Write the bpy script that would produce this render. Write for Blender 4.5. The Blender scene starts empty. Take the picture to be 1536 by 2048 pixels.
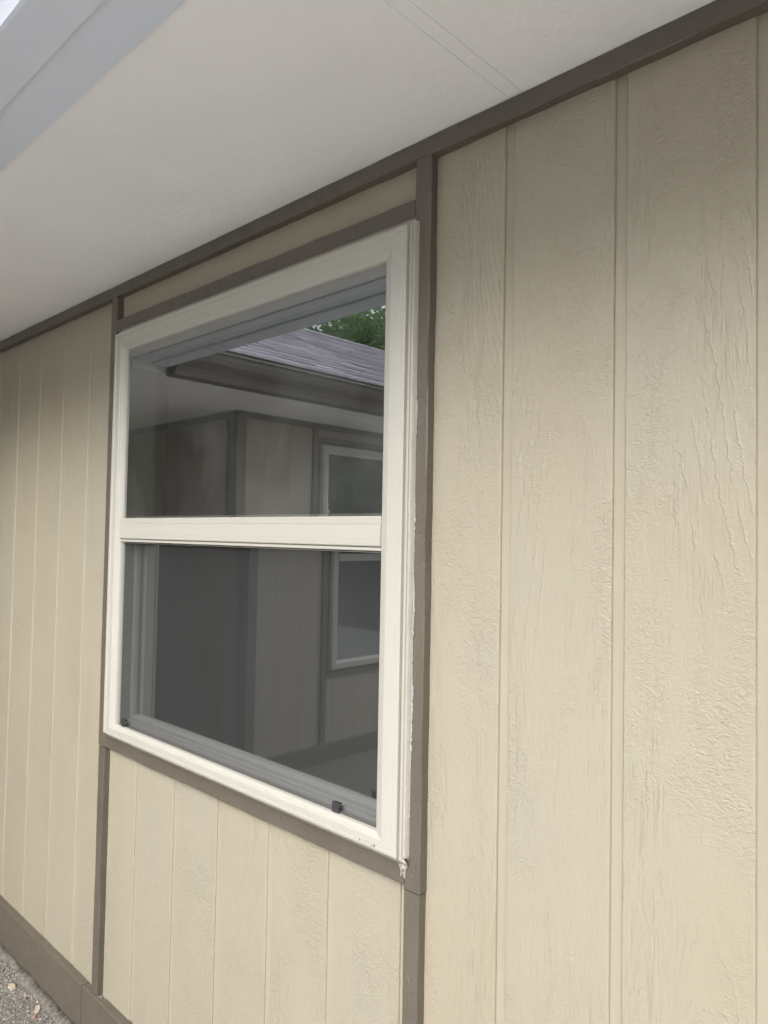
import bpy, math, random
from mathutils import Vector, Matrix, noise

random.seed(7)
EZ = 1.51                      # eye height above the ground; heights below are given relative to the eye
CAM_Y = -1.04
PITCH, YAW, ROLL, FPX = math.radians(1.93990507), math.radians(43.88721461), math.radians(1.0462267), 1469.6

scene = bpy.context.scene
col = scene.collection

# ------------------------------------------------------------------ camera
cd = bpy.data.cameras.new('camera')
cam = bpy.data.objects.new('camera', cd)
col.objects.link(cam)
ax = Vector((-math.sin(YAW) * math.cos(PITCH), math.cos(YAW) * math.cos(PITCH), math.sin(PITCH)))
r0 = Vector((math.cos(YAW), math.sin(YAW), 0))
u0 = r0.cross(ax)
rr = r0 * math.cos(ROLL) + u0 * math.sin(ROLL)
uu = -r0 * math.sin(ROLL) + u0 * math.cos(ROLL)
M = Matrix((rr, uu, -ax)).transposed().to_4x4()
M.translation = Vector((0, CAM_Y, EZ))
cam.matrix_world = M
cd.sensor_fit = 'HORIZONTAL'
cd.sensor_width = 36.0
cd.lens = 36.0 * FPX / 1536.0
cd.clip_start = 0.02
cd.clip_end = 600
scene.camera = cam

# ------------------------------------------------------------------ sky, sun, exposure
SUN_EL, SUN_AZ = math.radians(38), math.radians(160)      # azimuth clockwise from +y (the sun stands behind the camera)
world = bpy.data.worlds.new('World')
scene.world = world
world.use_nodes = True
nt = world.node_tree
nt.nodes.clear()
wo = nt.nodes.new('ShaderNodeOutputWorld')
bg = nt.nodes.new('ShaderNodeBackground')
sky = nt.nodes.new('ShaderNodeTexSky')
hs = nt.nodes.new('ShaderNodeHueSaturation')
sky.sky_type = 'NISHITA'
sky.sun_disc = False
sky.sun_elevation = SUN_EL
sky.sun_rotation = SUN_AZ
sky.air_density = 1.0
sky.dust_density = 3.0
sky.ozone_density = 1.0
hs.inputs['Saturation'].default_value = 0.33
bg.inputs['Strength'].default_value = 0.13
nt.links.new(sky.outputs[0], hs.inputs['Color'])
nt.links.new(hs.outputs[0], bg.inputs['Color'])
nt.links.new(bg.outputs[0], wo.inputs['Surface'])

sd = bpy.data.lights.new('sun', 'SUN')
sd.energy = 0.8
sd.angle = math.radians(34)
sd.color = (1.0, 0.97, 0.92)
sun = bpy.data.objects.new('sun', sd)
col.objects.link(sun)
sdir = Vector((math.sin(SUN_AZ) * math.cos(SUN_EL), math.cos(SUN_AZ) * math.cos(SUN_EL), math.sin(SUN_EL)))
sun.rotation_euler = (-sdir).to_track_quat('-Z', 'Y').to_euler()
sun.location = (0, -6, 8)

scene.view_settings.view_transform = 'Standard'
scene.view_settings.look = 'None'
scene.view_settings.exposure = 1.46
scene.view_settings.gamma = 1.0
scene.view_settings.use_curve_mapping = False
scene.render.resolution_x = 768
scene.render.resolution_y = 1024
scene.cycles.max_bounces = 10
scene.cycles.diffuse_bounces = 6
scene.cycles.transparent_max_bounces = 16


# ------------------------------------------------------------------ material helpers
class NT:
    def __init__(s, name):
        s.m = bpy.data.materials.new(name)
        s.m.use_nodes = True
        s.t = s.m.node_tree
        s.t.nodes.clear()
        s.out = s.n('ShaderNodeOutputMaterial')

    def n(s, kind, **kw):
        nd = s.t.nodes.new(kind)
        for k, v in kw.items():
            setattr(nd, k, v)
        return nd

    def l(s, a, b):
        s.t.links.new(a, b)

    def put(s, sock, v):
        if isinstance(v, bpy.types.NodeSocket):
            s.l(v, sock)
        else:
            sock.default_value = v

    def math(s, op, a, b=0.0, c=None, clamp=False):
        nd = s.n('ShaderNodeMath', operation=op, use_clamp=clamp)
        s.put(nd.inputs[0], a)
        s.put(nd.inputs[1], b)
        if c is not None:
            s.put(nd.inputs[2], c)
        return nd.outputs[0]

    def coords(s, scale=(1, 1, 1), per_object=True):
        geo = s.n('ShaderNodeTexCoord')
        mp = s.n('ShaderNodeMapping')
        mp.inputs['Scale'].default_value = scale
        s.l(geo.outputs['Object'], mp.inputs['Vector'])
        if per_object:
            oi = s.n('ShaderNodeObjectInfo')
            vm = s.n('ShaderNodeVectorMath', operation='SCALE')
            vm.inputs[0].default_value = (17.3, 9.1, 31.7)
            s.l(oi.outputs['Random'], vm.inputs['Scale'])
            ad = s.n('ShaderNodeVectorMath', operation='ADD')
            s.l(mp.outputs[0], ad.inputs[0])
            s.l(vm.outputs[0], ad.inputs[1])
            return ad.outputs[0]
        return mp.outputs[0]

    def noise(s, vec, scale, detail=2.0, rough=0.5, dist=0.0):
        nd = s.n('ShaderNodeTexNoise')
        s.l(vec, nd.inputs['Vector'])
        nd.inputs['Scale'].default_value = scale
        nd.inputs['Detail'].default_value = detail
        nd.inputs['Roughness'].default_value = rough
        nd.inputs['Distortion'].default_value = dist
        return nd.outputs['Fac']

    def ramp(s, fac, stops):
        nd = s.n('ShaderNodeValToRGB')
        s.l(fac, nd.inputs['Fac'])
        el = nd.color_ramp.elements
        while len(el) < len(stops):
            el.new(0.5)
        for e, (p, c) in zip(el, stops):
            e.position = p
            e.color = c if len(c) == 4 else (*c, 1)
        return nd.outputs['Color']

    def ss(s, v, lo, hi):
        nd = s.n('ShaderNodeMapRange', interpolation_type='SMOOTHSTEP')
        s.put(nd.inputs['Value'], v)
        nd.inputs['From Min'].default_value = lo
        nd.inputs['From Max'].default_value = hi
        return nd.outputs['Result']

    def bump(s, height, dist, strength=1.0, normal=None):
        nd = s.n('ShaderNodeBump')
        nd.inputs['Distance'].default_value = dist
        nd.inputs['Strength'].default_value = strength
        s.l(height, nd.inputs['Height'])
        if normal is not None:
            s.l(normal, nd.inputs['Normal'])
        return nd.outputs[0]

    def principled(s, color, rough=0.5, normal=None, spec=0.5, metallic=0.0):
        p = s.n('ShaderNodeBsdfPrincipled')
        s.put(p.inputs['Base Color'], color if isinstance(color, bpy.types.NodeSocket) else (*color, 1))
        s.put(p.inputs['Roughness'], rough)
        p.inputs['Specular IOR Level'].default_value = spec
        p.inputs['Metallic'].default_value = metallic
        if normal is not None:
            s.l(normal, p.inputs['Normal'])
        s.l(p.outputs[0], s.out.inputs['Surface'])
        return p


def tint(c, k):
    return tuple(min(1, x * k) for x in c)


def siding_material(name, base, relief=1.0):
    """Satin paint over embossed cedar-grain hardboard: cathedral rings, straight grain, roller stipple."""
    s = NT(name)
    v = s.coords((1, 1, 1))
    # cathedral rings: contour lines of a field stretched along the board, as little scarps
    field = s.noise(s.coords((5.5, 5.5, 1.25)), 1.0, 0.5, 0.4, 0.1)
    wob = s.noise(s.coords((40, 40, 55)), 1.0, 3.0, 0.75)
    ph = s.math('ADD', s.math('MULTIPLY', field, 30.0), s.math('MULTIPLY', wob, 0.85))
    saw = s.math('FRACT', ph)
    scarp = s.math('SUBTRACT', s.math('POWER', saw, 4.0), s.ss(saw, 0.90, 1.0))
    brk = s.ss(s.noise(s.coords((40, 40, 20)), 1.0, 2.0), 0.40, 0.52)
    mask1 = s.math('MULTIPLY', s.ss(s.noise(s.coords((7.0, 7.0, 2.6)), 1.0, 1.5), 0.40, 0.56), brk)
    ringh = s.math('MULTIPLY', scarp, mask1)
    # straight open grain: rows of short vertical ticks
    tick = s.noise(s.coords((230, 230, 16)), 1.0, 3.0, 0.75, 0.6)
    tk = s.ss(tick, 0.36, 0.47)
    mask2 = s.math('ADD', 0.16, s.ss(s.noise(s.coords((15, 15, 1.6)), 1.0, 3.5), 0.44, 0.68))
    tickh = s.math('MULTIPLY', s.math('SUBTRACT', tk, 1.0), mask2)
    # cross-sawn crumple: broken little ridges lying mostly across the board
    crum = s.noise(s.coords((85, 85, 150)), 1.0, 3.0, 0.6, 1.2)
    crum = s.ss(crum, 0.35, 0.68)
    mask3 = s.ss(s.noise(s.coords((7, 7, 3.6)), 1.0, 4.5, 0.6, 0.5), 0.42, 0.68)
    crumh = s.math('MULTIPLY', crum, s.math('ADD', s.math('MULTIPLY', mask3, 0.85), 0.14))
    stip = s.noise(v, 300.0, 3.0, 0.65)
    fine = s.noise(s.coords((260, 260, 22)), 1.0, 4.0, 0.7, 0.4)
    h = s.math('ADD', s.math('MULTIPLY', ringh, 0.62), s.math('MULTIPLY', tickh, 0.27))
    h = s.math('ADD', h, s.math('MULTIPLY', crumh, 0.55))
    h = s.math('ADD', h, s.math('MULTIPLY', stip, 0.30))
    h = s.math('ADD', h, s.math('MULTIPLY', fine, 0.55))
    nrm = s.bump(h, 0.00140 * relief, 1.0)
    big = s.noise(s.coords((2.0, 2.0, 1.2)), 1.0, 3.0, 0.55)
    colr = s.ramp(big, [(0.28, (base[0] * 0.96, base[1] * 0.94, base[2] * 0.91)), (0.5, base), (0.74, (base[0] * 0.97, base[1] * 1.0, base[2] * 1.06))])
    rgh = s.math('ADD', 0.36, s.math('MULTIPLY', s.noise(v, 9.0, 3.0), 0.12))
    # scattered tiny scuffs and specks left by weather and work
    sp = s.ss(s.noise(s.coords((70, 70, 40)), 1.0, 5.0, 0.75, 0.4), 0.70, 0.76)
    mx = s.n('ShaderNodeMix', data_type='RGBA')
    s.l(s.math('MULTIPLY', sp, 0.35), mx.inputs[0])
    s.l(colr, mx.inputs[6])
    mx.inputs[7].default_value = (0.20, 0.18, 0.145, 1)
    s.principled(mx.outputs[2], rgh, nrm, 0.5)
    return s.m


def paint_material(name, base, rough=0.45, stipple=0.0004, streak=0.0, freq=260.0, var=0.06, scale_streak=(300, 300, 6), dirt=0.0, per_object=True):
    s = NT(name)
    v = s.coords((1, 1, 1), per_object)
    h = s.noise(v, freq, 3.0, 0.6)
    if streak:
        h = s.math('ADD', h, s.math('MULTIPLY', s.noise(s.coords(scale_streak, per_object), 1.0, 3.0, 0.6), streak))
    lump = s.noise(v, 22.0, 2.0)
    nrm = s.bump(lump, stipple * 3.0, 1.0)
    nrm = s.bump(h, stipple, 1.0, nrm)
    big = s.noise(v, 3.1, 5.0, 0.6)
    c = s.ramp(big, [(0.28, tint(base, 1 - var)), (0.72, tint(base, 1 + var))])
    if dirt:
        d = s.ss(s.noise(v, 38.0, 6.0, 0.7, 0.5), 0.63, 0.74)
        mx = s.n('ShaderNodeMix', data_type='RGBA')
        s.l(s.math('MULTIPLY', d, dirt), mx.inputs[0])
        s.l(c, mx.inputs[6])
        mx.inputs[7].default_value = (0.55, 0.52, 0.48, 1)
        c = mx.outputs[2]
    rg = s.math('ADD', rough, s.math('MULTIPLY', s.math('SUBTRACT', s.noise(v, 14.0, 3.0), 0.5), 0.18))
    s.principled(c, rg, nrm, 0.5)
    return s.m


BEIGE = (0.345, 0.311, 0.239)
BROWN = (0.112, 0.097, 0.077)
M_SIDING = siding_material('embossed_siding_paint', BEIGE)
M_CHANNEL = paint_material('siding_channel_paint', BEIGE, 0.42, 0.00035, 0.6)
M_TRIM = paint_material('brown_trim_paint', BROWN, 0.38, 0.0011, 1.0, 190, 0.09, dirt=0.14)
M_SOFFIT = paint_material('soffit_paint', (0.86, 0.86, 0.855), 0.6, 0.0006, 0.0, 110, 0.03, per_object=False)
M_VINYL = paint_material('almond_vinyl', (0.425, 0.415, 0.372), 0.33, 0.00003, 0.0, 40, 0.015)
M_SASH = paint_material('white_vinyl', (0.56, 0.56, 0.535), 0.35, 0.00003, 0.0, 40, 0.015)
M_CAULK = paint_material('painted_caulk', (0.40, 0.37, 0.325), 0.45, 0.0010, 0.0, 160, 0.10)
M_RAW = paint_material('raw_caulk', (0.35, 0.37, 0.36), 0.55, 0.0014, 0.0, 330, 0.18)
M_GUTTER_GLARE = paint_material('gutter_glare_paint', (0.66, 0.71, 0.80), 0.4, 0.0001, 0.0, 30, 0.02)  # pale blue imitates sky glare, painted into the gutter and fascia colour
M_BLACK = paint_material('black_plastic', (0.035, 0.035, 0.037), 0.45, 0.0001, 0.0, 90, 0.05)
M_GASKET = paint_material('grey_gasket', (0.12, 0.12, 0.115), 0.6, 0.0001, 0.0, 90, 0.05)
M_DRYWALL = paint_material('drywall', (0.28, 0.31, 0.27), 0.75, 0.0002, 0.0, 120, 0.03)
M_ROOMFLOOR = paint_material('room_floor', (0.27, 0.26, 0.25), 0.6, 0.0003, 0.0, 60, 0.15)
M_BARK = paint_material('bark', (0.12, 0.09, 0.065), 0.85, 0.012, 1.0, 18, 0.25, (20, 20, 3))
M_UNDER = paint_material('roof_deck', (0.16, 0.15, 0.14), 0.8, 0.0004, 0.0, 90, 0.1)


def glass_material(name, tintc, base_refl):
    s = NT(name)
    g = s.n('ShaderNodeBsdfGlossy')
    g.inputs['Roughness'].default_value = 0.0
    g.inputs['Color'].default_value = (0.96, 0.98, 1.0, 1)
    t = s.n('ShaderNodeBsdfTransparent')
    t.inputs['Color'].default_value = (*tintc, 1)
    fr = s.n('ShaderNodeFresnel')
    fr.inputs['IOR'].default_value = 1.5
    fac = s.math('ADD', base_refl, s.math('MULTIPLY', fr.outputs[0], 1.6), clamp=True)
    # faint smears and dust on the pane
    v = s.coords((1, 1, 1))
    sm = s.noise(v, 5.0, 4.0, 0.6, 0.8)
    d = s.n('ShaderNodeBsdfDiffuse')
    d.inputs['Color'].default_value = (0.55, 0.57, 0.56, 1)
    m1 = s.n('ShaderNodeMixShader')
    s.l(fac, m1.inputs[0])
    s.l(t.outputs[0], m1.inputs[1])
    s.l(g.outputs[0], m1.inputs[2])
    m2 = s.n('ShaderNodeMixShader')
    s.l(s.math('MULTIPLY', s.ss(sm, 0.0, 0.9), 0.085), m2.inputs[0])
    s.l(m1.outputs[0], m2.inputs[1])
    s.l(d.outputs[0], m2.inputs[2])
    s.l(m2.outputs[0], s.out.inputs['Surface'])
    return s.m


M_GLASS = glass_material('window_glass', (0.74, 0.80, 0.77), 0.25)


def screen_material():
    s = NT('insect_screen')
    t = s.n('ShaderNodeBsdfTransparent')
    d = s.n('ShaderNodeBsdfDiffuse')
    d.inputs['Color'].default_value = (0.036, 0.038, 0.039, 1)
    # woven wires too fine to resolve: share of the view they cover, growing at a slant as round wires do
    geo = s.n('ShaderNodeNewGeometry')
    dot = s.n('ShaderNodeVectorMath', operation='DOT_PRODUCT')
    s.l(geo.outputs['Incoming'], dot.inputs[0])
    s.l(geo.outputs['Normal'], dot.inputs[1])
    cosv = s.math('MAXIMUM', s.math('ABSOLUTE', dot.outputs['Value']), 0.30)
    open_ = s.math('MULTIPLY', 0.80, s.math('SUBTRACT', 1.0, s.math('DIVIDE', 0.27, cosv)))
    m = s.n('ShaderNodeMixShader')
    tc = s.n('ShaderNodeTexCoord')
    sx = s.n('ShaderNodeSeparateXYZ')
    s.l(tc.outputs['Object'], sx.inputs[0])
    wx = s.math('SINE', s.math('MULTIPLY', sx.outputs[0], 2 * math.pi / 0.0017))
    wz = s.math('SINE', s.math('MULTIPLY', sx.outputs[2], 2 * math.pi / 0.0017))
    weave = s.math('ADD', 1.0, s.math('MULTIPLY', s.math('MAXIMUM', wx, wz), 0.13))
    s.l(s.math('MULTIPLY', s.math('SUBTRACT', 1.0, open_), weave, clamp=True), m.inputs[0])
    s.l(t.outputs[0], m.inputs[1])
    s.l(d.outputs[0], m.inputs[2])
    s.l(m.outputs[0], s.out.inputs['Surface'])
    return s.m


M_SCREEN = screen_material()


def shingle_material():
    s = NT('asphalt_shingle')
    at = s.n('ShaderNodeAttribute', attribute_name='tone')
    v = s.coords((1, 1, 1), False)
    gr = s.noise(v, 260.0, 3.0, 0.7)
    c = s.ramp(at.outputs['Fac'], [(0.0, (0.25, 0.235, 0.26)), (0.45, (0.38, 0.36, 0.41)), (1.0, (0.52, 0.50, 0.56))])
    mx = s.n('ShaderNodeMix', data_type='RGBA', blend_type='MULTIPLY')
    mx.inputs[0].default_value = 0.6
    s.l(c, mx.inputs[6])
    s.l(s.ramp(gr, [(0.3, (0.55, 0.55, 0.55)), (0.7, (1, 1, 1))]), mx.inputs[7])
    s.principled(mx.outputs[2], 0.85, s.bump(gr, 0.002), 0.3)
    return s.m


M_SHINGLE = shingle_material()


def leaf_material(name, a, b):
    s = NT(name)
    at = s.n('ShaderNodeAttribute', attribute_name='tone')
    c = s.ramp(at.outputs['Fac'], [(0, a), (1, b)])
    p = s.principled(c, 0.5, None, 0.35)
    tr = s.n('ShaderNodeBsdfTranslucent')
    s.l(c, tr.inputs['Color'])
    m = s.n('ShaderNodeMixShader')
    m.inputs[0].default_value = 0.35
    s.l(p.outputs[0], m.inputs[1])
    s.l(tr.outputs[0], m.inputs[2])
    s.l(m.outputs[0], s.out.inputs['Surface'])
    return s.m


M_LEAF = leaf_material('maple_leaf', (0.09, 0.20, 0.06), (0.24, 0.42, 0.15))


def ground_material():
    s = NT('dusty_ground')
    v = s.coords((1, 1, 1), False)
    n1 = s.noise(v, 2.3, 6.0, 0.65)
    n2 = s.noise(v, 60.0, 5.0, 0.7)
    n3 = s.noise(v, 400.0, 3.0, 0.6)
    c = s.ramp(n2, [(0.30, (0.13, 0.12, 0.105)), (0.5, (0.25, 0.235, 0.21)), (0.72, (0.36, 0.34, 0.31))])
    mx = s.n('ShaderNodeMix', data_type='RGBA', blend_type='MULTIPLY')
    mx.inputs[0].default_value = 0.7
    s.l(c, mx.inputs[6])
    s.l(s.ramp(n1, [(0.3, (0.75, 0.73, 0.70)), (0.7, (1, 1, 1))]), mx.inputs[7])
    h = s.math('ADD', s.math('MULTIPLY', n2, 1.0), s.math('MULTIPLY', n3, 0.4))
    s.principled(mx.outputs[2], 0.9, s.bump(h, 0.012), 0.25)
    return s.m


M_GROUND = ground_material()


def grain_material():
    s = NT('gravel_grain')
    at = s.n('ShaderNodeAttribute', attribute_name='tone')
    c = s.ramp(at.outputs['Fac'], [(0, (0.13, 0.115, 0.10)), (0.5, (0.26, 0.24, 0.215)), (0.85, (0.38, 0.36, 0.32)), (1.0, (0.34, 0.20, 0.14))])
    s.principled(c, 0.85, s.bump(s.noise(s.coords((1, 1, 1), False), 500, 3), 0.001), 0.3)
    return s.m


M_GRAIN = grain_material()
M_CHIP = paint_material('pale_wood_chip', (0.47, 0.40, 0.31), 0.8, 0.0008, 1.0, 150, 0.12, (20, 300, 300))
M_BRICKBIT = paint_material('brick_chip', (0.34, 0.20, 0.15), 0.85, 0.0015, 0.0, 150, 0.18)


# ------------------------------------------------------------------ object helpers
class MB:
    """collects geometry in world space (z relative to the eye)"""

    def __init__(s):
        s.v, s.f, s.t = [], [], []

    def face(s, pts, tone=0.5):
        i = len(s.v)
        s.v += [tuple(p) for p in pts]
        s.f.append(tuple(range(i, i + len(pts))))
        s.t.append(tone)

    def box(s, x0, x1, y0, y1, z0, z1, tone=0.5):
        i = len(s.v)
        for z in (z0, z1):
            s.v += [(x0, y0, z), (x1, y0, z), (x1, y1, z), (x0, y1, z)]
        for q in ((3, 2, 1, 0), (4, 5, 6, 7), (0, 1, 5, 4), (1, 2, 6, 5), (2, 3, 7, 6), (3, 0, 4, 7)):
            s.f.append(tuple(i + k for k in q))
            s.t.append(tone)

    def rings(s, rings, closed_profile=True, loop=False, caps=True):
        """skin a list of equally long point rings"""
        i = len(s.v)
        n = len(rings[0])
        for r in rings:
            s.v += [tuple(p) for p in r]
        m = len(rings)
        for a in range(m if loop else m - 1):
            b = (a + 1) % m
            for k in range(n if closed_profile else n - 1):
                k2 = (k + 1) % n
                s.f.append((i + a * n + k, i + a * n + k2, i + b * n + k2, i + b * n + k))
                s.t.append(0.5)
        if caps and not loop and closed_profile:
            s.f.append(tuple(i + k for k in range(n))[::-1])
            s.f.append(tuple(i + (m - 1) * n + k for k in range(n)))
            s.t += [0.5, 0.5]

    def build(s, name, mat, parent=None, smooth=False, tone=False, shift=True):
        me = bpy.data.meshes.new(name)
        off = Vector((0, 0, 0))
        p = parent
        while p is not None:
            off += p.location
            p = p.parent
        me.from_pydata([(v[0] - off.x, v[1] - off.y, v[2] + EZ - off.z) for v in s.v], [], s.f)
        import bmesh
        bm = bmesh.new()
        bm.from_mesh(me)
        bmesh.ops.recalc_face_normals(bm, faces=bm.faces)
        bm.to_mesh(me)
        bm.free()
        me.materials.append(mat)
        if smooth:
            me.polygons.foreach_set('use_smooth', [True] * len(me.polygons))
        if tone:
            at = me.attributes.new('tone', 'FLOAT', 'FACE')
            at.data.foreach_set('value', s.t)
        o = bpy.data.objects.new(name, me)
        col.objects.link(o)
        if parent is not None:
            o.parent = parent
        return o


def tag(o, label=None, cat=None, group=None, kind=None):
    if label: o['label'] = label
    if cat: o['category'] = cat
    if group: o['group'] = group
    if kind: o['kind'] = kind
    return o


def empty(name, x, y, z, label, cat, group=None):
    o = bpy.data.objects.new(name, None)
    o.empty_display_size = 0.1
    o.location = (x, y, z + EZ)
    col.objects.link(o)
    return tag(o, label, cat, group)


def jit(x, y, z, k, amp):
    return (noise.noise(Vector((x * k, y * k + 3.1, z * k)))) * amp


def bar(mb, axis, a0, a1, lo, hi, ylo, yhi, ch=0.0015, amp=0.0007, step=0.03, tf=None):
    """a painted timber bar along x or z; its section spans (lo..hi) across and (ylo..yhi) deep; wobbly arrises"""
    n = max(2, int(abs(a1 - a0) / step))
    sec = [(lo + ch, ylo), (hi - ch, ylo), (hi, ylo + ch), (hi, yhi), (lo, yhi), (lo, ylo + ch)]
    rg = []
    for i in range(n + 1):
        a = a0 + (a1 - a0) * i / n
        ring = []
        for j, (c, y) in enumerate(sec):
            dj = noise.noise(Vector((a * 9, j * 7.7, c * 3))) * amp + noise.noise(Vector((a * 41, j * 3.3, c * 5))) * amp * 0.6
            dy = noise.noise(Vector((a * 13, j * 5.1 + 9, c))) * amp * 0.5 if y < yhi else 0
            p = (a, y + dy, c + dj) if axis == 'x' else (c + dj, y + dy, a)
            ring.append(tf(p) if tf else p)
        rg.append(ring)
    mb.rings(rg)


def board(mb, x0, x1, z0, z1, y=0.0, th=0.009, ch=0.0022, tf=None):
    """one siding face board with eased long edges"""
    sec = [(x0, y + th), (x0, y + ch * 1.2), (x0 + ch * 0.6, y + ch * 0.3), (x0 + ch, y), (x1 - ch * 1.2, y), (x1 - ch * 0.5, y + ch * 0.4), (x1, y + ch * 1.3), (x1, y + th)]
    n = max(2, int((z1 - z0) / 0.05))
    rg = []
    for i in range(n + 1):
        z = z0 + (z1 - z0) * i / n
        ring = []
        for j, (x, yy) in enumerate(sec):
            dx = noise.noise(Vector((z * 17, j * 0.4 + x0 * 9, 2.2))) * 0.0005
            p = (x + dx, yy, z)
            ring.append(tf(p) if tf else p)
        rg.append(ring)
    mb.rings(rg)


SOF = 0.749          # soffit height
SK_T = -1.365        # top of the skirt board
XL, XR = -6.0, 2.6   # the near wall runs between these
WX = -3.72           # wing wall plane
WY = -1.60           # wing outside corner
# ------------------------------------------------------------------ ground
g = MB()
g.box(-300, 300, -300, 300, -2.1, -EZ)
gr = tag(g.build('ground', M_GROUND), 'dusty grey bare earth at the foot of the house', kind='structure')

M_SLAB = paint_material('bounce_concrete', (0.55, 0.54, 0.525), 0.85, 0.0008, 0.6, 120, 0.06, (4, 220, 220), per_object=False)
bounce_root = tag(bpy.data.objects.new('bounce_slab', None), kind='structure')  # unseen pale slab, added to bounce light up onto the soffit
bounce_root.location = (0, -3.0, EZ - EZ)
col.objects.link(bounce_root)
for i, x0 in enumerate((-2.3, -0.1, 2.1)):
    for j, y0 in enumerate((-7.2, -5.0, -2.8)):
        pm = MB(); pm.box(x0, x0 + 2.192, y0, y0 + 2.192, -EZ - 0.08, -EZ + 0.03)
        pm.build('bounce_panel', M_SLAB, bounce_root)

# ------------------------------------------------------------------ near wall
wall = empty('siding_wall', -1.5, 0.0, -EZ, 'beige grooved wood-grain siding wall around the almond window, with brown battens', 'wall')
OPX0, OPX1, OPZ0, OPZ1 = -2.062, -0.922, -0.572, 0.572     # rough opening
b = MB()
for (x0, x1, z0, z1) in ((XL, OPX0, -1.75, SOF + .02), (OPX1, XR, -1.75, SOF + .02), (OPX0, OPX1, -1.75, OPZ0), (OPX0, OPX1, OPZ1, SOF + .02)):
    b.box(x0, x1, 0.0055 if x0 == OPX1 else (0.0024 if x0 == XL else 0.0044), 0.118, z0, z1)
b.build('siding_backing', M_CHANNEL, wall)

PIT = 0.2032
GW = 0.019
BATR0, BATR1 = -0.914, -0.876
BATL0, BATL1 = -2.1545, -2.1165


def wall_boards(x_from, x_to, first_groove, z0, z1, tf=None, parent=None, mat=None, name='siding_board'):
    """boards between grooves; grooves start at first_groove + k*PIT"""
    k = math.floor((x_from - first_groove) / PIT) - 1
    edges = []
    while True:
        gx = first_groove + k * PIT
        edges.append((gx, gx + GW))
        if gx > x_to: break
        k += 1
    for i in range(len(edges) - 1):
        a, c = max(edges[i][1], x_from), min(edges[i + 1][0], x_to)
        if c - a < 0.012: continue
        m = MB()
        if abs(a + 0.2997) < 0.01 and x_from > -0.9:
            # the third board from the window has a butt joint across it
            board(m, a, c, z0, -0.2295, tf=tf)
            m.build(name, mat or M_SIDING, parent)
            m = MB()
            board(m, a, c, -0.2281, z1, y=-0.0007, tf=tf)
        else:
            board(m, a, c, z0, z1, tf=tf)
        m.build(name, mat or M_SIDING, parent)


wall_boards(BATR1 - 0.02, XR, -0.7246, -1.56, SOF, parent=wall)
wall_boards(XL, BATL0 + 0.02, -0.7246 + 0.015, -1.56, SOF, parent=wall)
wall_boards(BATL1 - 0.02, BATR0 + 0.02, -0.940, -1.56, -0.61, parent=wall)
m = MB(); board(m, BATL1 - 0.02, BATR0 + 0.02, 0.61, SOF); m.build('siding_board', M_SIDING, wall)

# battens
m = MB(); bar(m, 'x', XL, XR, 0.7135, SOF, -0.019, 0.0, amp=0.0018); m.build('frieze_board', M_TRIM, wall)
m = MB(); bar(m, 'z', -0.642, 0.7130, BATR0, BATR1, -0.0195, 0.0, amp=0.0014); m.build('batten', M_TRIM, wall)
m = MB(); bar(m, 'z', SK_T, -0.6445, BATR0 - 0.001, BATR1 - 0.0015, -0.0185, 0.0, amp=0.0014); m.build('batten', M_TRIM, wall)
m = MB(); bar(m, 'z', -0.637, 0.7130, BATL0, BATL1, -0.0195, 0.0, amp=0.0014); m.build('batten', M_TRIM, wall)
m = MB(); bar(m, 'z', SK_T, -0.6405, BATL0 + 0.002, BATL1 + 0.001, -0.0185, 0.0, amp=0.0012); m.build('batten', M_TRIM, wall)
m = MB(); bar(m, 'x', BATL1 + 0.0005, BATR0 - 0.0005, 0.602, 0.640, -0.019, 0.0, amp=0.0018); m.build('batten', M_TRIM, wall)
m = MB(); bar(m, 'x', BATL1 + 0.0005, BATR0 - 0.0005, -0.6377, -0.600, -0.019, 0.0, amp=0.0016); m.build('batten', M_TRIM, wall)
# skirt board: two lengths with a joint below the left batten
JX = -2.205
m = MB(); bar(m, 'x', XL, JX - 0.0008, -1.575, SK_T, -0.024, -0.0005, ch=0.003, amp=0.0014); m.build('skirt_board', M_TRIM, wall)
m = MB(); bar(m, 'x', JX + 0.0008, XR, -1.575, SK_T - 0.001, -0.0235, -0.0005, ch=0.003, amp=0.0014); m.build('skirt_board', M_TRIM, wall)
m = MB(); m.box(XL, XR, -0.012, 0.0, -1.66, -1.576); m.build('foundation', paint_material('footing_concrete', (0.27, 0.25, 0.22), 0.9, 0.003, 0.0, 60, 0.12), wall)


# ragged caulk and paint edges
def ragged(mb, pts, w, h, seed, n=120):
    """an irregular bead along a straight segment: pts = (p0, p1, across, out)"""
    p0, p1, ac, out = [Vector(q) for q in pts]
    rg = []
    for i in range(n + 1):
        t = i / n
        p = p0.lerp(p1, t)
        k = noise.noise(Vector((t * 31 + seed, seed, 0.3)))
        k2 = noise.noise(Vector((t * 130 + seed, seed * 2, 1.3)))
        ww = w * (1 + 0.55 * k + 0.45 * k2)
        hh = h * (1 + 0.5 * k2)
        low = max(0.12, min(1.25, 0.72 + 1.5 * noise.noise(Vector((t * 7 + seed, 3.3, seed)))))
        ww *= low; hh *= min(1, low + .2)
        s = 0.4 * w * noise.noise(Vector((t * 90, seed * 3, 5)))
        rg.append([p, p + ac * (ww * 0.3 + s * .2) + out * hh * 0.8, p + ac * (ww * 0.75 + s) + out * hh, p + ac * (ww + s), p + out * -0.002])
    mb.rings(rg)


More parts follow.
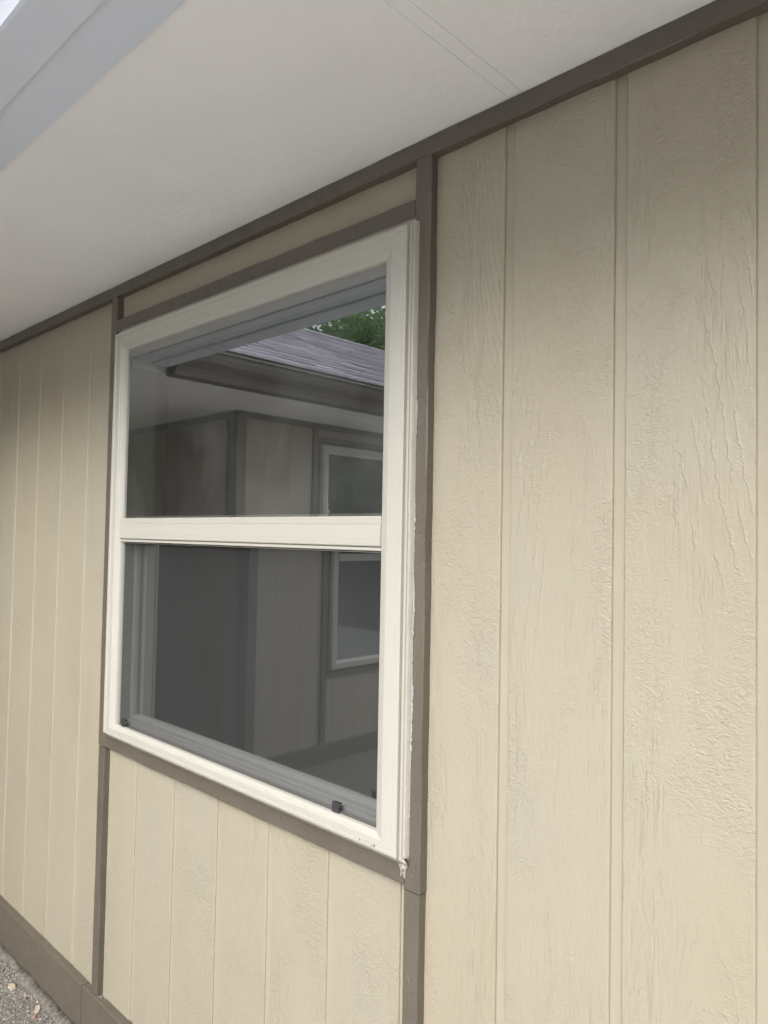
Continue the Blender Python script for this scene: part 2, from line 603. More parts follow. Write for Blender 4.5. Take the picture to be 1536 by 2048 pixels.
WR, WL, WT, WB = -0.912, -2.0735, 0.583, -0.5815       # window body edges at its front face
m = MB(); ragged(m, ((WR + 0.0092, -0.0196, -0.52), (WR + 0.0092, -0.0196, 0.30), (1, 0, 0), (0, -1, 0)), 0.0040, 0.0034, 4.0, 520)
tag(m.build('caulk_bead', M_RAW, wall, smooth=True), 'ragged pale blue-grey bead of unpainted caulk beside the window')


def fillet(mb, p0, p1, inner, outer, seed, rag=0.0016, n=420):
    """painted caulk fillet: section from inner offset (against the window) to a ragged outer edge on the batten"""
    p0, p1, inner, outer = [Vector(q) for q in (p0, p1, inner, outer)]
    d = outer - inner
    rg = []
    for i in range(n + 1):
        t = i / n
        p = p0.lerp(p1, t)
        k = 1 + (noise.noise(Vector((t * 26, seed, 0.3))) * 0.5 + noise.noise(Vector((t * 140, seed * 2, 1.3))) * 0.6) * rag / d.length * 1.6
        b = (noise.noise(Vector((t * 60, seed * 3, 4.4)))) * 0.0005
        rg.append([p + inner, p + inner + d * 0.5 * k + Vector((b, -0.0008 + b, b)), p + inner + d * k, p + inner + d * k + Vector((0, 0.002, 0)), p + inner + Vector((0, 0.006, 0))])
    mb.rings(rg)


m = MB(); fillet(m, (WL, 0, WB), (WR + .010, 0, WB), (0, -0.037, -0.0030), (0, -0.0188, -0.0215), 2.0); m.build('caulk_bead', M_CAULK, wall, smooth=True)
m = MB(); fillet(m, (WR, 0, WB - .004), (WR, 0, WT + .012), (0.0036, -0.0335, 0), (0.0100, -0.0192, 0), 6.0, 0.0012); m.build('caulk_bead', M_CAULK, wall, smooth=True)
m = MB(); fillet(m, (WL, 0, WT), (WR + .004, 0, WT), (0, -0.037, 0.0030), (0, -0.0188, 0.0215), 8.0); m.build('caulk_bead', M_CAULK, wall, smooth=True)
# torn caulk drips at the lower right corner
m = MB()
rnd = random.Random(5)
m.rings([[(x, y - 0.0012 * math.sin(math.pi * i / 6), z) for (x, y, z) in ((-0.9235 + w, -0.0188, -0.603 + h), (-0.914, -0.0265, -0.5985 + h), (-0.9035 - w, -0.0188, -0.602 + h), (-0.905 - w, -0.0185, -0.590 + h), (-0.922 + w, -0.0185, -0.590 + h))] for i, (w, h) in enumerate(((0, 0), (.001, -.003), (.003, -.006), (.0055, -.010)))])
for k in range(9):
    x = -0.914 + rnd.uniform(-0.008, 0.006)
    z0 = -0.596 - rnd.random() * 0.008
    ln = rnd.uniform(0.010, 0.026)
    w = rnd.uniform(0.0012, 0.003)
    rg = []
    for i in range(7):
        t = i / 6
        ww = w * (1 - t * 0.75)
        cx = x + math.sin(t * 4 + k) * 0.0015
        z = z0 - ln * t
        rg.append([(cx - ww, -0.0190, z), (cx - ww * .4, -0.0225, z), (cx + ww * .5, -0.0228, z), (cx + ww, -0.0190, z)])
    m.rings(rg)
m.build('caulk_drip', M_CAULK, wall, smooth=True)
# small specks of paint and sanding dust
m = MB()
for (x, z, sx, sz) in [(-0.897, -0.592, .004, .0012), (-0.889, -0.602, .001, .003), (-0.893, -0.612, .001, .004), (-0.905, -0.640, .006, .0012), (-0.880, -0.647, .003, .001),
                       (-0.893, -0.445, .001, .001), (-0.889, 0.005, .0012, .0015), (-0.893, 0.012, .001, .001)]:
    m.rings([[(x - sx, -0.0200, z), (x, -0.0215, z + sz), (x + sx, -0.0200, z - sz * 0.6)], [(x - sx, -0.0190, z - sz), (x, -0.0190, z - sz), (x + sx, -0.0190, z - sz * 1.6)]])
for k in range(22):      # flecks lying on the skirt ledge at the batten's foot
    x = -2.112 + abs(rnd.gauss(0, 0.014)); y = -0.003 - rnd.random() * 0.018; sz = rnd.uniform(.0006, .0020)
    z = SK_T + 0.0004 + rnd.random() * 0.008 * math.exp(-((x + 2.112) / 0.02) ** 2)
    m.rings([[(x - sz, y, z), (x, y - sz, z + sz), (x + sz, y, z)], [(x - sz, y + sz, z), (x, y + sz * 2, z + sz * .5), (x + sz, y + sz, z)]])
for k in range(34):
    x = rnd.uniform(-3.1, -2.2); y = -0.003 - rnd.random() * 0.018; sz = rnd.uniform(.0004, .0013)
    z = SK_T + 0.001
    m.rings([[(x - sz, y, z), (x, y - sz, z + sz), (x + sz, y, z)], [(x - sz, y + sz, z), (x, y + sz * 2, z + sz * .5), (x + sz, y + sz, z)]])
tag(m.build('paint_fleck', M_CAULK, wall), kind='stuff')


# ------------------------------------------------------------------ the window
def window(name, label, L, R, T, B, tf, group=None, base=None, detail=True):
    w = tf((0.5 * (L + R), 0, B))
    root = empty(name, w[0], w[1], w[2], label, 'window', group) if base is None else base
    prof = [(-0.004, 0.002), (0.008, 0.002), (0.008, -0.0190), (0.0050, -0.0225), (0.0042, -0.0345), (0.0030, -0.0360), (-0.0016, -0.0360), (-0.0018, -0.0375), (0.0, -0.0390), (0.0, -0.0440), (-0.0012, -0.0452),
            (-0.0100, -0.0456), (-0.0112, -0.0446), (-0.0122, -0.0440), (-0.0135, -0.0446), (-0.0340, -0.0450), (-0.0365, -0.0428), (-0.0420, -0.0415), (-0.0440, -0.0400), (-0.0520, -0.0372), (-0.0535, -0.0335), (-0.0545, -0.0290), (-0.0545, 0.060), (-0.004, 0.060)]

    def loop(prof, L, R, T, B, kt=1.0, kb=1.0, ks=1.0):
        rg = []
        for (cx, cz, sx, sz, kx, kz) in ((L, B, -1, -1, ks, kb), (R, B, 1, -1, ks, kb), (R, T, 1, 1, ks, kt), (L, T, -1, 1, ks, kt)):
            rg.append([tf((cx + sx * o * (kx if o < 0 else 1), y, cz + sz * o * (kz if o < 0 else 1))) for (o, y) in prof])
        return rg
    m = MB(); m.rings(loop(prof, L, R, T, B, 0.98, 0.60, 1.11), closed_profile=True, loop=True)
    m.build('frame', M_VINYL, root)
    # meeting rail: flat face with shadow line under it
    zi = 0.0397
    m = MB()
    xa, xb = L + 0.058, R - 0.058
    sec = [(-0.0300, zi), (-0.0385, zi), (-0.0395, zi - .0012), (-0.0395, zi - .0150), (-0.0388, zi - .0154), (-0.0388, zi - .0160), (-0.0402, zi - .0166), (-0.0420, zi - .040), (-0.0420, zi - .0560), (-0.041, zi - .0580),
           (-0.0345, zi - .0582), (-0.0345, zi - .0602), (-0.0385, zi - .0605), (-0.0385, zi - .0660), (-0.0370, zi - .0672), (-0.0180, zi - .0672), (0.0350, zi - .0672), (0.0350, zi + .006), (-0.0240, zi + .006)]
    m.rings([[tf((x, y, z)) for (y, z) in sec] for x in (xa, xb)])
    m.build('meeting_rail', M_VINYL, root)
    # upper fixed pane, with its dark spacer line
    m = MB()
    m.face([tf(p) for p in ((xa - .006, -0.0300, zi - .004), (xb + .006, -0.0300, zi - .004), (xb + .006, -0.0300, T - .046), (xa - .006, -0.0300, T - .046))])
    m.build('upper_pane', M_GLASS, root)
    m = MB()
    il, ir, it, ib = xa + 0.002, xb - 0.002, T - 0.055, zi + 0.0005
    for (a, c, d, e) in ((il - .006, il, ib, it), (ir, ir + .006, ib, it)):
        m.rings([[tf(p) for p in ((a, -0.0285, d), (c, -0.0285, d), (c, -0.010, d), (a, -0.010, d))], [tf(p) for p in ((a, -0.0285, e), (c, -0.0285, e), (c, -0.010, e), (a, -0.010, e))]])
    m.build('spacer', M_GASKET, root)
    # lower sash, set back
    zt, zb = zi - 0.072, B + 0.012
    sl, sr = L + 0.0600, R - 0.0600
    sp = [(0.0, 0.038), (0.0, 0.006), (-0.006, 0.004), (-0.020, 0.004), (-0.022, 0.007), (-0.036, 0.008), (-0.040, 0.014), (-0.042, 0.020), (-0.042, 0.038)]
    m = MB(); m.rings(loop(sp, sl, sr, zt + 0.030, zb, 0.6, 1.0, 0.24), loop=True)
    m.build('lower_sash', M_SASH, root)
    m = MB()
    m.rings([[tf((x, y, z)) for (y, z) in ((-0.016, B + .033), (-0.016, zb + .026), (-0.013, zb + .029), (-0.004, zb + .0295), (0.0035, zb + .032), (0.0035, B + .033))] for x in (sl + .001, sr - .001)])
    m.build('lift_rail', M_SASH, root)
    m = MB()
    m.face([tf(p) for p in ((sl + .02, 0.024, zb + .02), (sr - .02, 0.024, zb + .02), (sr - .02, 0.024, zt), (sl + .02, 0.024, zt))])
    m.build('lower_pane', M_GLASS, root)
    # insect screen and its slim frame
    scb = B + 0.0318
    m = MB()
    m.face([tf(p) for p in ((xa - .004, -0.0240, scb - .004), (xb + .004, -0.0240, scb - .004), (xb + .004, -0.0240, zi - .066), (xa - .004, -0.0240, zi - .066))])
    sc_o = m.build('insect_screen', M_SCREEN, root)
    if detail:
        m = MB()
        m.rings([[tf(p) for p in ((x, -0.0300, scb - .003), (x, -0.0300, scb + 0.0018), (x, -0.0255, scb + 0.0018), (x, -0.0255, scb - .003))] for x in (xa, xb)])
        for x in (xb - 0.001,):
            m.rings([[tf(p) for p in ((x - .0012, -0.0290, z), (x + .0010, -0.0290, z), (x + .0010, -0.0250, z), (x - .0012, -0.0250, z))] for z in (scb, zi - .066)])
        m.build('screen_gasket', M_GASKET, root)
        m = MB()
        m.rings([[tf(p) for p in ((x, -0.0300, zi - .0705), (x, -0.0300, zi - .0690), (x, -0.0250, zi - .0690), (x, -0.0250, zi - .0705))] for x in (xa, xb)])
        m.build('screen_rim', M_VINYL, root)
        # left screen channel, pale strip
        # spring clips
        for x in (-1.976, -1.087):
            m = MB()
            m.rings([[tf(p) for p in ((x - .011, y, scb - .004), (x + .009, y, scb - .004), (x + .009, y, scb + .020), (x - .011, y, scb + .020))] for y in (-0.0330, -0.0312)])
            m.rings([[tf(p) for p in ((x + .009, y, scb + .0165), (x + .014, y, scb + .0165), (x + .014, y, scb + .020), (x + .009, y, scb + .020))] for y in (-0.0330, -0.0312)])
            m.rings([[tf(p) for p in ((x - .011, y, scb + .0182), (x + .009, y, scb + .0182), (x + .009, y, scb + .020), (x - .011, y, scb + .020))] for y in (-0.0312, -0.0245)])
            m.build('screen_clip', M_BLACK, root)
        # weep cover and end notch on the sill nose
        m = MB()
        m.rings([[(-1.002, y, B + .004), (-0.974, y, B + .004), (-0.972, y, B + .0065), (-0.974, y, B + .009), (-1.002, y, B + .009), (-1.004, y, B + .0065)] for y in (-0.0455, -0.0478)])
        m.build('weep_cover', M_VINYL, root)
        m = MB()
        m.rings([[(-0.968, y, B + .0035), (-0.9655, y, B + .0035), (-0.9655, y, B + .0095), (-0.968, y, B + .0095)] for y in (-0.0454, -0.0460)])
        m.rings([[(-1.0065, y, B + .0035), (-1.005, y, B + .0035), (-1.005, y, B + .0095), (-1.0065, y, B + .0095)] for y in (-0.0454, -0.0460)])
        m.build('weep_slot', M_GASKET, root)
    return root


ident = lambda p: p
win = window('single_hung_window', 'almond vinyl single-hung window with clear upper pane and screened lower sash in the beige wall', WL, WR, WT, WB, ident)

# ------------------------------------------------------------------ room behind the window
room = empty('interior_room', -1.5, 1.5, -EZ, 'dim unlit room seen faintly through the window glass', 'room')
m = MB()
jx0, jx1, jz0, jz1, JY = -2.072, -0.915, -0.60, 0.60, 0.135
m.box(jx0 - .03, jx0, 0.062, JY, jz0, jz1)
m.box(jx1, jx1 + .03, 0.062, JY, jz0, jz1)
m.box(jx0 - .03, jx1 + .03, 0.062, JY, jz1, jz1 + .03)
m.box(jx0 - .03, jx1 + .03, 0.062, JY + .02, jz0 - .03, jz0)
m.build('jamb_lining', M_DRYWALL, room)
m = MB()
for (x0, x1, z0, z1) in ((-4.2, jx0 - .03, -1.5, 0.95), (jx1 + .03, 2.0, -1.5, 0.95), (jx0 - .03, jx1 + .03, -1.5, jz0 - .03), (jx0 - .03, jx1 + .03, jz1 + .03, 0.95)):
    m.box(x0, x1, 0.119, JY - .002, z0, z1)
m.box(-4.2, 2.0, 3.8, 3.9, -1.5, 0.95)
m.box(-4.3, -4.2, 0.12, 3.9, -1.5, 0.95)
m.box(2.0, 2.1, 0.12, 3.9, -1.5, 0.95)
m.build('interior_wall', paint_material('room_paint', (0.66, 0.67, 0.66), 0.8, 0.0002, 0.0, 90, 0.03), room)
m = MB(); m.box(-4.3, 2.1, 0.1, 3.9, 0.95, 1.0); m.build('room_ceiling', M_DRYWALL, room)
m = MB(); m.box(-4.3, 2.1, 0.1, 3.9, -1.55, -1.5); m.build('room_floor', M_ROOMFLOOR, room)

# ------------------------------------------------------------------ eave: soffit, fascia, gutter, roof
eave = empty('eave', -1.0, -0.3, SOF, 'pale painted eave soffit with fascia and gutter above the window', 'eave')
m = MB(); m.box(-0.6775, XR, -0.519, -0.0005, SOF, SOF + 0.010); m.build('soffit_panel', M_SOFFIT, eave)
m = MB(); m.box(-3.14, -0.70545, -0.519, -0.0005, SOF + 0.0008, SOF + 0.010); m.build('soffit_panel', M_SOFFIT, eave)
m = MB(); m.box(XL, -3.1425, -0.519, -0.0005, SOF + 0.0004, SOF + 0.010); m.build('soffit_panel', M_SOFFIT, eave)
m = MB(); m.box(-0.7052, -0.6790, -0.519, -0.0005, SOF + 0.0012, SOF + 0.010); m.build('joint_strip', M_SOFFIT, eave)
GX0, GX1 = -2.94, 3.4
GP = [(-0.601, 0.856), (-0.601, 0.735), (-0.604, 0.7335), (-0.676, 0.7335), (-0.681, 0.736), (-0.690, 0.756), (-0.708, 0.776), (-0.735, 0.788), (-0.756, 0.802), (-0.768, 0.826), (-0.770, 0.846), (-0.782, 0.848), (-0.782, 0.858), (-0.766, 0.858),
      (-0.763, 0.828), (-0.750, 0.806), (-0.730, 0.792), (-0.704, 0.780), (-0.686, 0.759), (-0.677, 0.738), (-0.606, 0.738), (-0.606, 0.856)]


def gutter_piece(mb, a0, a1, f):
    mb.rings([[f(a, d, z) for (d, z) in GP] for a in (a0, a1)])


m = MB(); m.box(-2.96, XR, -0.600, -0.5195, SOF - 0.006, 0.875); m.build('fascia_board', M_GUTTER_GLARE, eave)
m = MB(); gutter_piece(m, GX0, GX1, lambda a, d, z: (a, d, z)); m.build('gutter', M_GUTTER_GLARE, eave)
PITCHR = 0.428


def roof_z(d):   # d = distance inward from the gutter's outer edge
    return 0.872 + PITCHR * d


def shingles(mb, a_lo, a_hi, run, f, seed, tab=0.30, expo=0.142, tone0=0.0):
    rn = random.Random(seed)
    n = int(run / expo) + 1
    for r in range(n):
        d0 = -0.012 + r * expo - 0.0
        d1 = min(d0 + expo + 0.03, run)
        a = a_lo - rn.random() * tab
        rowt = rn.uniform(-0.08, 0.08)
        while a < a_hi:
            w = tab * rn.uniform(0.45, 1.1)
            b0, b1 = max(a, a_lo), min(a + w - 0.004, a_hi)
            a += w
            if b1 - b0 < 0.01: continue
            th = 0.007 + rn.choice((0, 0.004)) + rn.uniform(0, .0015)
            t = min(1, max(0, rn.gauss(0.5, 0.2) + rowt))
            dd = rn.uniform(-0.003, 0.003)
            q = [(b0, d0 + dd), (b1, d0 + dd), (b1, d1), (b0, d1)]
            top = [f(x, d, roof_z(d) + (th + 0.004 if d == d0 + dd else 0.002)) for (x, d) in q]
            bot = [f(x, d, roof_z(d) + (0.001 if d == d0 + dd else 0.0)) for (x, d) in q]
            i = len(mb.v)
            mb.v += top + bot
            for fc in ((0, 1, 2, 3), (0, 4, 5, 1), (1, 5, 6, 2), (3, 7, 4, 0)):
                mb.f.append(tuple(i + k for k in fc)); mb.t.append(t)


m = MB()
pts = [(-6.0, -0.77), (3.4, -0.77), (3.4, 4.0), (-6.0, 4.0)]
m.rings([[(x, y, roof_z(y + 0.77) - 0.02) for (x, y) in pts], [(x, y, roof_z(y + 0.77)) for (x, y) in pts]])
m.build('roof_deck', M_UNDER, eave)
m = MB(); shingles(m, GX0, 3.4, 1.6, lambda a, d, z: (a, -0.77 + d, z), 3)
tag(m.build('roof_shingles', M_SHINGLE, eave, tone=True), kind='stuff')

# ------------------------------------------------------------------ wing of the house, seen mirrored in the glass
wing = empty('house_wing', WX, -4.5, -EZ, 'beige wing of the house with shingle roof and gutter, reflected in the window panes', 'house')
tfw = lambda p: (WX - p[1], -p[0] if False else p[0], p[2])     # local (along y, depth, z) -> world; depth grows into the wing


def tfw(p):
    return (WX - p[1], p[0], p[2])


WYE = -9.0
m = MB()
wy0, wy1, wz0, wz1 = -3.47, -2.255, -0.895, 0.605         # wing window
for (a0, a1, z0, z1) in ((WYE, wy0 + .02, -EZ, SOF), (wy1 - .02, WY, -EZ, SOF), (wy0 + .02, wy1 - .02, -EZ, wz0 + .02), (wy0 + .02, wy1 - .02, wz1 - .02, SOF)):
    m.box(WX - 0.118, WX - 0.0016, a0, a1, z0, z1)
m.box(XL, WX - 0.12, WY - 0.118, WY - 0.0016, -EZ, SOF)
m.box(XL - .1, XL, WY - .1, 0.1, -EZ, SOF)
wl = m.build('wing_wall', M_CHANNEL, wing)


def wing_boards(a0, a1, z0, z1):
    n = int(math.ceil((a1 - a0) / PIT))
    for i in range(n):
        p0 = a0 + i * PIT + GW / 2
        p1 = min(a0 + (i + 1) * PIT - GW / 2, a1)
        if p1 - p0 < 0.02: continue
        k = MB(); board(k, p0, p1, z0, z1, tf=tfw); k.build('siding_board', M_SIDING, wl)


wing_boards(-6.2, -3.55, -1.45, SOF)
wing_boards(-2.20, WY - .01, -1.45, SOF)
wing_boards(wy0 - .05, wy1 + .05, -1.45, wz0 - .02)
wing_boards(wy0 - .05, wy1 + .05, wz1 + .02, SOF)
for i in range(11):
    x0 = WX - 0.05 - i * PIT
    k = MB()
    board(k, -(x0), -(x0 - PIT + GW), -1.45, SOF, tf=lambda p: (-p[0], WY - p[1], p[2]))
    k.build('siding_board', M_SIDING, wl)
m = MB()
bar(m, 'x', WYE, WY + .018, 0.7135, SOF, -0.019, 0.0, tf=tfw)
m.build('frieze_board', M_TRIM, wing)
m = MB(); m.box(XL, WX - .002, WY + .0, WY + .019, 0.7135, SOF); m.build('frieze_board', M_TRIM, wing)
m = MB()
bar(m, 'z', -1.39, 0.7133, WY - 0.050, WY + 0.0185, -0.0185, 0.0, tf=tfw); m.build('corner_board', M_TRIM, wing)
m = MB(); m.box(WX - .06, WX - .001, WY + .0, WY + .018, -1.39, 0.7133); m.build('corner_board', M_TRIM, wing)
for (a0, a1) in ((-2.232, -2.190), (-3.535, -3.495)):
    m = MB(); bar(m, 'z', -1.39, 0.7130, a0, a1, -0.0190, 0.0, tf=tfw); m.build('batten', M_TRIM, wing)
for (z0, z1) in ((wz0 - .056, wz0 - .018), (wz1 + .018, wz1 + .056)):
    m = MB(); bar(m, 'x', -3.4945, -2.2325, z0, z1, -0.0190, 0.0, tf=tfw); m.build('batten', M_TRIM, wing)
m = MB(); bar(m, 'x', WYE, WY + .02, -1.59, -1.391, -0.024, 0.0, tf=tfw); m.build('skirt_board', M_TRIM, wing)
m = MB(); m.box(XL, WX + .0, WY, WY + .022, -1.59, -1.391); m.build('skirt_board', M_TRIM, wing)
# wing window (frame, panes)
wwin = MB()
wf = [(-0.004, 0.002), (0.008, -0.019), (0.004, -0.036), (0.0, -0.038), (0.0, -0.045), (-0.034, -0.045), (-0.052, -0.036), (-0.056, -0.030), (-0.056, 0.06), (-0.004, 0.06)]
rg = []
for (cx, cz, sx, sz) in ((wy0, wz0, -1, -1), (wy1, wz0, 1, -1), (wy1, wz1, 1, 1), (wy0, wz1, -1, 1)):
    rg.append([tfw((cx + sx * o, y, cz + sz * o)) for (o, y) in wf])
wwin.rings(rg, loop=True)
wfo = wwin.build('window', M_VINYL, wing)
m = MB(); m.face([tfw(p) for p in ((wy0 + .05, -0.028, wz0 + .05), (wy1 - .05, -0.028, wz0 + .05), (wy1 - .05, -0.028, wz1 - .05), (wy0 + .05, -0.028, wz1 - .05))])
m.build('pane', M_GLASS, wfo)
m = MB(); m.box(WX - 0.05, WX + 0.040, wy0 + .055, wy1 - .055, -0.17, -0.12); m.build('meeting_rail', M_VINYL, wfo)
m = MB()
m.box(WX - 2.2, WX - 2.1, -6, WY - .12, -EZ, SOF); m.box(WX - 2.1, WX - .12, -6, -5.9, -EZ, SOF)
m.build('interior_wall', M_DRYWALL, wing)
# wing soffit, fascia, gutter, roof
m = MB()
m.box(WX + 0.0005, WX + 0.519, WYE, -0.602, SOF + .0012, SOF + .010)
m.box(XL, WX - .0005, WY + .0005, -0.5195, SOF + .0012, SOF + .010)
m.build('soffit', M_SOFFIT, wing)
m = MB(); m.box(WX + 0.5195, WX + 0.600, WYE, -0.601, SOF - .004, 0.875); m.build('fascia_board', M_SOFFIT, wing)
m = MB(); gutter_piece(m, WYE, -0.77, lambda a, d, z: (WX - d, a, z)); m.build('gutter', M_TRIM, wing)
RUN = 3.06
RX = WX + 0.775
m = MB()
m.rings([[(RX, y, roof_z(0) - .02), (RX - RUN, y, roof_z(RUN) - .02), (RX - 2 * RUN, y, roof_z(0) - .02), (RX - 2 * RUN, y, roof_z(0)), (RX - RUN, y, roof_z(RUN)), (RX, y, roof_z(0))] for y in (WYE, 2.4)])
rfo = m.build('roof', M_UNDER, wing)
m = MB(); shingles(m, WYE, -0.78, RUN, lambda a, d, z: (RX - d, a, z), 8)
tag(m.build('roof_shingles', M_SHINGLE, rfo, tone=True), kind='stuff')
m = MB()
y = WYE
rn = random.Random(2)
while y < -0.8:
    m.rings([[(RX - RUN + 0.13, yy, roof_z(RUN - .13) + .012), (RX - RUN, yy, roof_z(RUN) + .022), (RX - RUN - 0.13, yy, roof_z(RUN - .13) + .012), (RX - RUN, yy, roof_z(RUN) + .005)] for yy in (y, y + 0.2)])
    y += 0.215
m.build('ridge_cap', M_SHINGLE, rfo, tone=True)

# ------------------------------------------------------------------ ground litter by the wall
def chip(x, y, lx, ly, th, rot, mat, seed, label, name, tilt=0.0):
    rn = random.Random(seed)
    root_z = -EZ
    n = 6
    base = []
    for i in range(n):
        a = 2 * math.pi * i / n + rn.uniform(-.25, .25)
        sx, sy = math.cos(a), math.sin(a)
        k = 1 / max(abs(sx) ** 0.7, abs(sy) ** 0.7, 0.6)
        base.append((sx * lx * k * 0.5, sy * ly * k * 0.5))
    m = MB()
    cr, sr_ = math.cos(rot), math.sin(rot)
    bot, top = [], []
    for (px, py) in base:
        X, Y = px * cr - py * sr_, px * sr_ + py * cr
        zt = th + px * tilt + rn.uniform(-.1, .1) * th
        bot.append((X, Y, -0.004 - EZ))
        top.append((X * 0.94, Y * 0.94, zt + 0.002 - EZ))
    m.rings([bot, top])
    o = m.build(name, mat)
    o.location = (x, y, 0)
    tag(o, label, 'chip' if mat is M_CHIP else 'brick chip', 'chips lying on the bare ground')
    return o


DL = [
    (-2.735, -0.094, .034, .011, .005, 0.5, M_CHIP, 1, 'slender pale splinter at the very edge of the photo, topmost of the chips', 'wood_chip', .05),
    (-2.585, -0.086, .036, .019, .006, 0.25, M_CHIP, 2, 'largest pale tan chip on the ground, near the left photo edge', 'wood_chip', .08),
    (-2.487, -0.078, .009, .012, .005, 1.1, M_BRICKBIT, 3, 'small square reddish chip between the two large tan chips', 'brick_chip', .0),
    (-2.405, -0.072, .036, .016, .005, 2.6, M_CHIP, 4, 'tan chip with a squared end, closest of the tan chips to the skirt board', 'wood_chip', .06),
    (-2.378, -0.092, .015, .010, .005, 0.3, M_BRICKBIT, 5, 'flat reddish chip at the bottom edge of the photo', 'brick_chip', .0),
]
for a in DL:
    chip(*a)
rn = random.Random(11)
m = MB()
for k in range(15000):
    x = rn.uniform(-3.6, -1.9)
    y = -0.026 - abs(rn.gauss(0, 0.16))
    s_ = min(0.007, 0.0010 + rn.expovariate(1 / 0.0013))
    z = -EZ + s_ * 0.1
    t = rn.random()
    a = rn.uniform(0, 6.28)
    c_, q_ = math.cos(a) * s_, math.sin(a) * s_
    i = len(m.v)
    k1 = rn.uniform(.5, 1)
    m.v += [(x + c_, y + q_, z), (x - q_ * k1, y + c_ * k1, z), (x - c_, y - q_, z), (x + q_ * k1, y - c_ * k1, z), (x + c_ * .2, y, z + s_ * rn.uniform(.5, 1.0))]
    for fc in ((0, 1, 4), (1, 2, 4), (2, 3, 4), (3, 0, 4)):
        m.f.append(tuple(i + q for q in fc)); m.t.append(t * 0.86 if rn.random() > .03 else 1.0)
tag(m.build('gravel', M_GRAIN, tone=True), 'loose grit and small stones on the bare ground', kind='stuff')
# dust bank washed up against the skirt board, uneven edge
m = MB()
rg = []
for i in range(240):
    x = -3.6 + i * 0.01
    w = 0.035 + 0.02 * noise.noise(Vector((x * 9, 1, 1))) + 0.010 * noise.noise(Vector((x * 40, 1, 1)))
    h = 0.012 + 0.007 * noise.noise(Vector((x * 11, 5, 1))) + 0.003 * noise.noise(Vector((x * 60, 5, 1)))
    rg.append([(x, -0.0235, -EZ - .01), (x, -0.0245, -EZ + h), (x, -0.0245 - w * .5, -EZ + h * .45), (x, -0.0245 - w, -EZ - .003)])
m.rings(rg)
tag(m.build('soil_bank', M_GROUND, smooth=True), 'low bank of dusty soil along the skirt board', kind='stuff')


# ------------------------------------------------------------------ fence across the yard (mirrored twice, in the wing's window)
fence = empty('board_fence', 4.0, -13.0, -EZ, 'weathered wooden board fence across the yard, glimpsed in the reflected wing window', 'fence')
M_FENCE = paint_material('weathered_fence_wood', (0.17, 0.15, 0.125), 0.85, 0.003, 1.0, 60, 0.2, (120, 120, 5))
rn = random.Random(4)
x = -4.0
while x < 13:
    m = MB(); h = 0.32 + rn.uniform(-.012, .012)
    m.box(x, x + 0.137, -13.019, -13.0, -EZ + 0.03, h); m.build('fence_board', M_FENCE, fence)
    x += 0.143 + rn.uniform(0, .003)
for z in (-1.15, 0.05):
    m = MB(); m.box(-4, 13.1, -13.058, -13.02, z, z + .089); m.build('fence_rail', M_FENCE, fence)

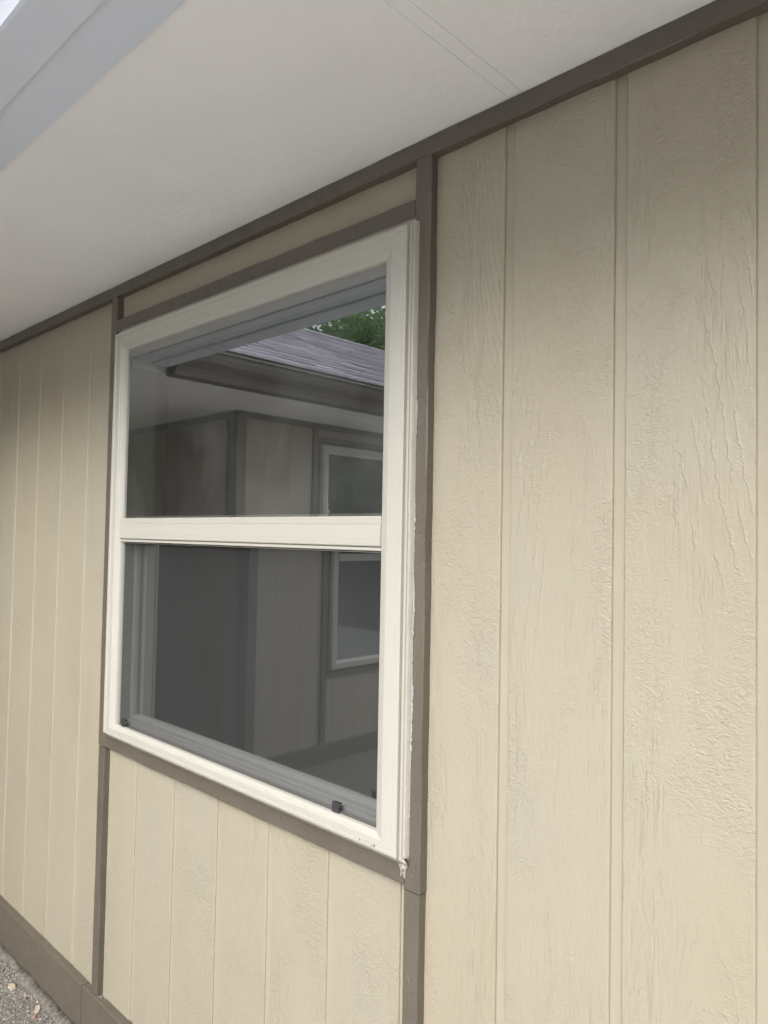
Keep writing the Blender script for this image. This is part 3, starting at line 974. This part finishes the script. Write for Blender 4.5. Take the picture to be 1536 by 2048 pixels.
# ------------------------------------------------------------------ trees beyond the wing's roof
def tree(x, y, h, cr, seed, label, nleaf=9000, leaf=1.0):
    rn = random.Random(seed)
    root = empty('maple_tree', x, y, -EZ, label, 'tree', 'maple trees around the yard')
    m = MB()
    tips = []

    def limb(p, d, ln, r, depth):
        rg = []
        q = Vector(p); dd = Vector(d).normalized()
        n = 6
        for i in range(n + 1):
            t = i / n
            rad = r * (1 - 0.45 * t)
            u = dd.orthogonal().normalized(); v = dd.cross(u)
            rg.append([q + (u * math.cos(a) + v * math.sin(a)) * rad for a in [2 * math.pi * k / 7 for k in range(7)]])
            if depth >= 1 and i > 1: tips.append((q.copy(), depth))
            q = q + dd * ln / n
            dd = (dd + Vector((rn.uniform(-.12, .12), rn.uniform(-.12, .12), rn.uniform(-.02, .10)))).normalized()
        m.rings(rg)
        if depth < 3:
            for k in range(4 if depth else 7):
                a = rn.uniform(0, 6.28)
                s = rn.uniform(.55, .95)
                nd = (dd * 0.6 + Vector((math.cos(a) * s, math.sin(a) * s, rn.uniform(-.1, .5)))).normalized()
                limb(q - dd * ln * rn.uniform(0, .35), nd, ln * rn.uniform(.5, .72), r * .45, depth + 1)

    limb((x, y, -EZ), (0, 0, 1), h * .38, h * .026, 0)
    m.build('trunk', M_BARK, root, smooth=True)
    c = MB()
    cl = []
    for (t, dp) in tips:
        cl.append((t, rn.uniform(.35, .8) * cr / 3))
    for k in range(nleaf):
        t, r = cl[rn.randrange(len(cl))]
        o = Vector((rn.gauss(0, 1), rn.gauss(0, 1), rn.gauss(0, .7))) * r * .6
        p = t + o
        s = rn.uniform(.035, .075) * leaf
        u = Vector((rn.uniform(-1, 1), rn.uniform(-1, 1), rn.uniform(-.5, .5))).normalized()
        v = u.cross(Vector((rn.uniform(-1, 1), rn.uniform(-1, 1), rn.uniform(.2, 1)))).normalized()
        c.face([p - u * s, p - v * s * .6 + u * s * .1, p + u * s, p + v * s * .6 + u * s * .1], rn.random())
    c.build('crown', M_LEAF, root, tone=True)


tree(-11.5, -10.5, 8.0, 3.4, 21, 'broad green maple behind the wing roof ridge, reflected at the upper right of the glass', 60000)
tree(-15.5, -4.5, 8.5, 3.2, 22, 'second green maple farther left behind the wing roof, barely reflected', 16000)
tree(-9.5, -17.5, 9.5, 3.6, 23, 'third green maple farthest from the near wall behind the wing roof', 18000)
tree(1.5, -16.5, 7.5, 3.4, 24, 'tall green maple behind the wooden fence, leftmost of the three tall ones', 48000, 2.2)
tree(6.5, -16.0, 8.0, 3.6, 25, 'tall green maple behind the wooden fence, middle of the three tall ones', 40000, 2.2)
tree(11.0, -15.5, 7.5, 3.4, 26, 'tall green maple behind the wooden fence, farthest right of the three tall ones', 30000, 2.2)
tree(2.8, -14.8, 4.2, 3.2, 27, 'short bushy maple in front of the taller trees, just behind the fence on the left', 30000, 2.2)
tree(7.6, -14.6, 4.0, 3.2, 28, 'short bushy maple just behind the fence on the right', 30000, 2.2)
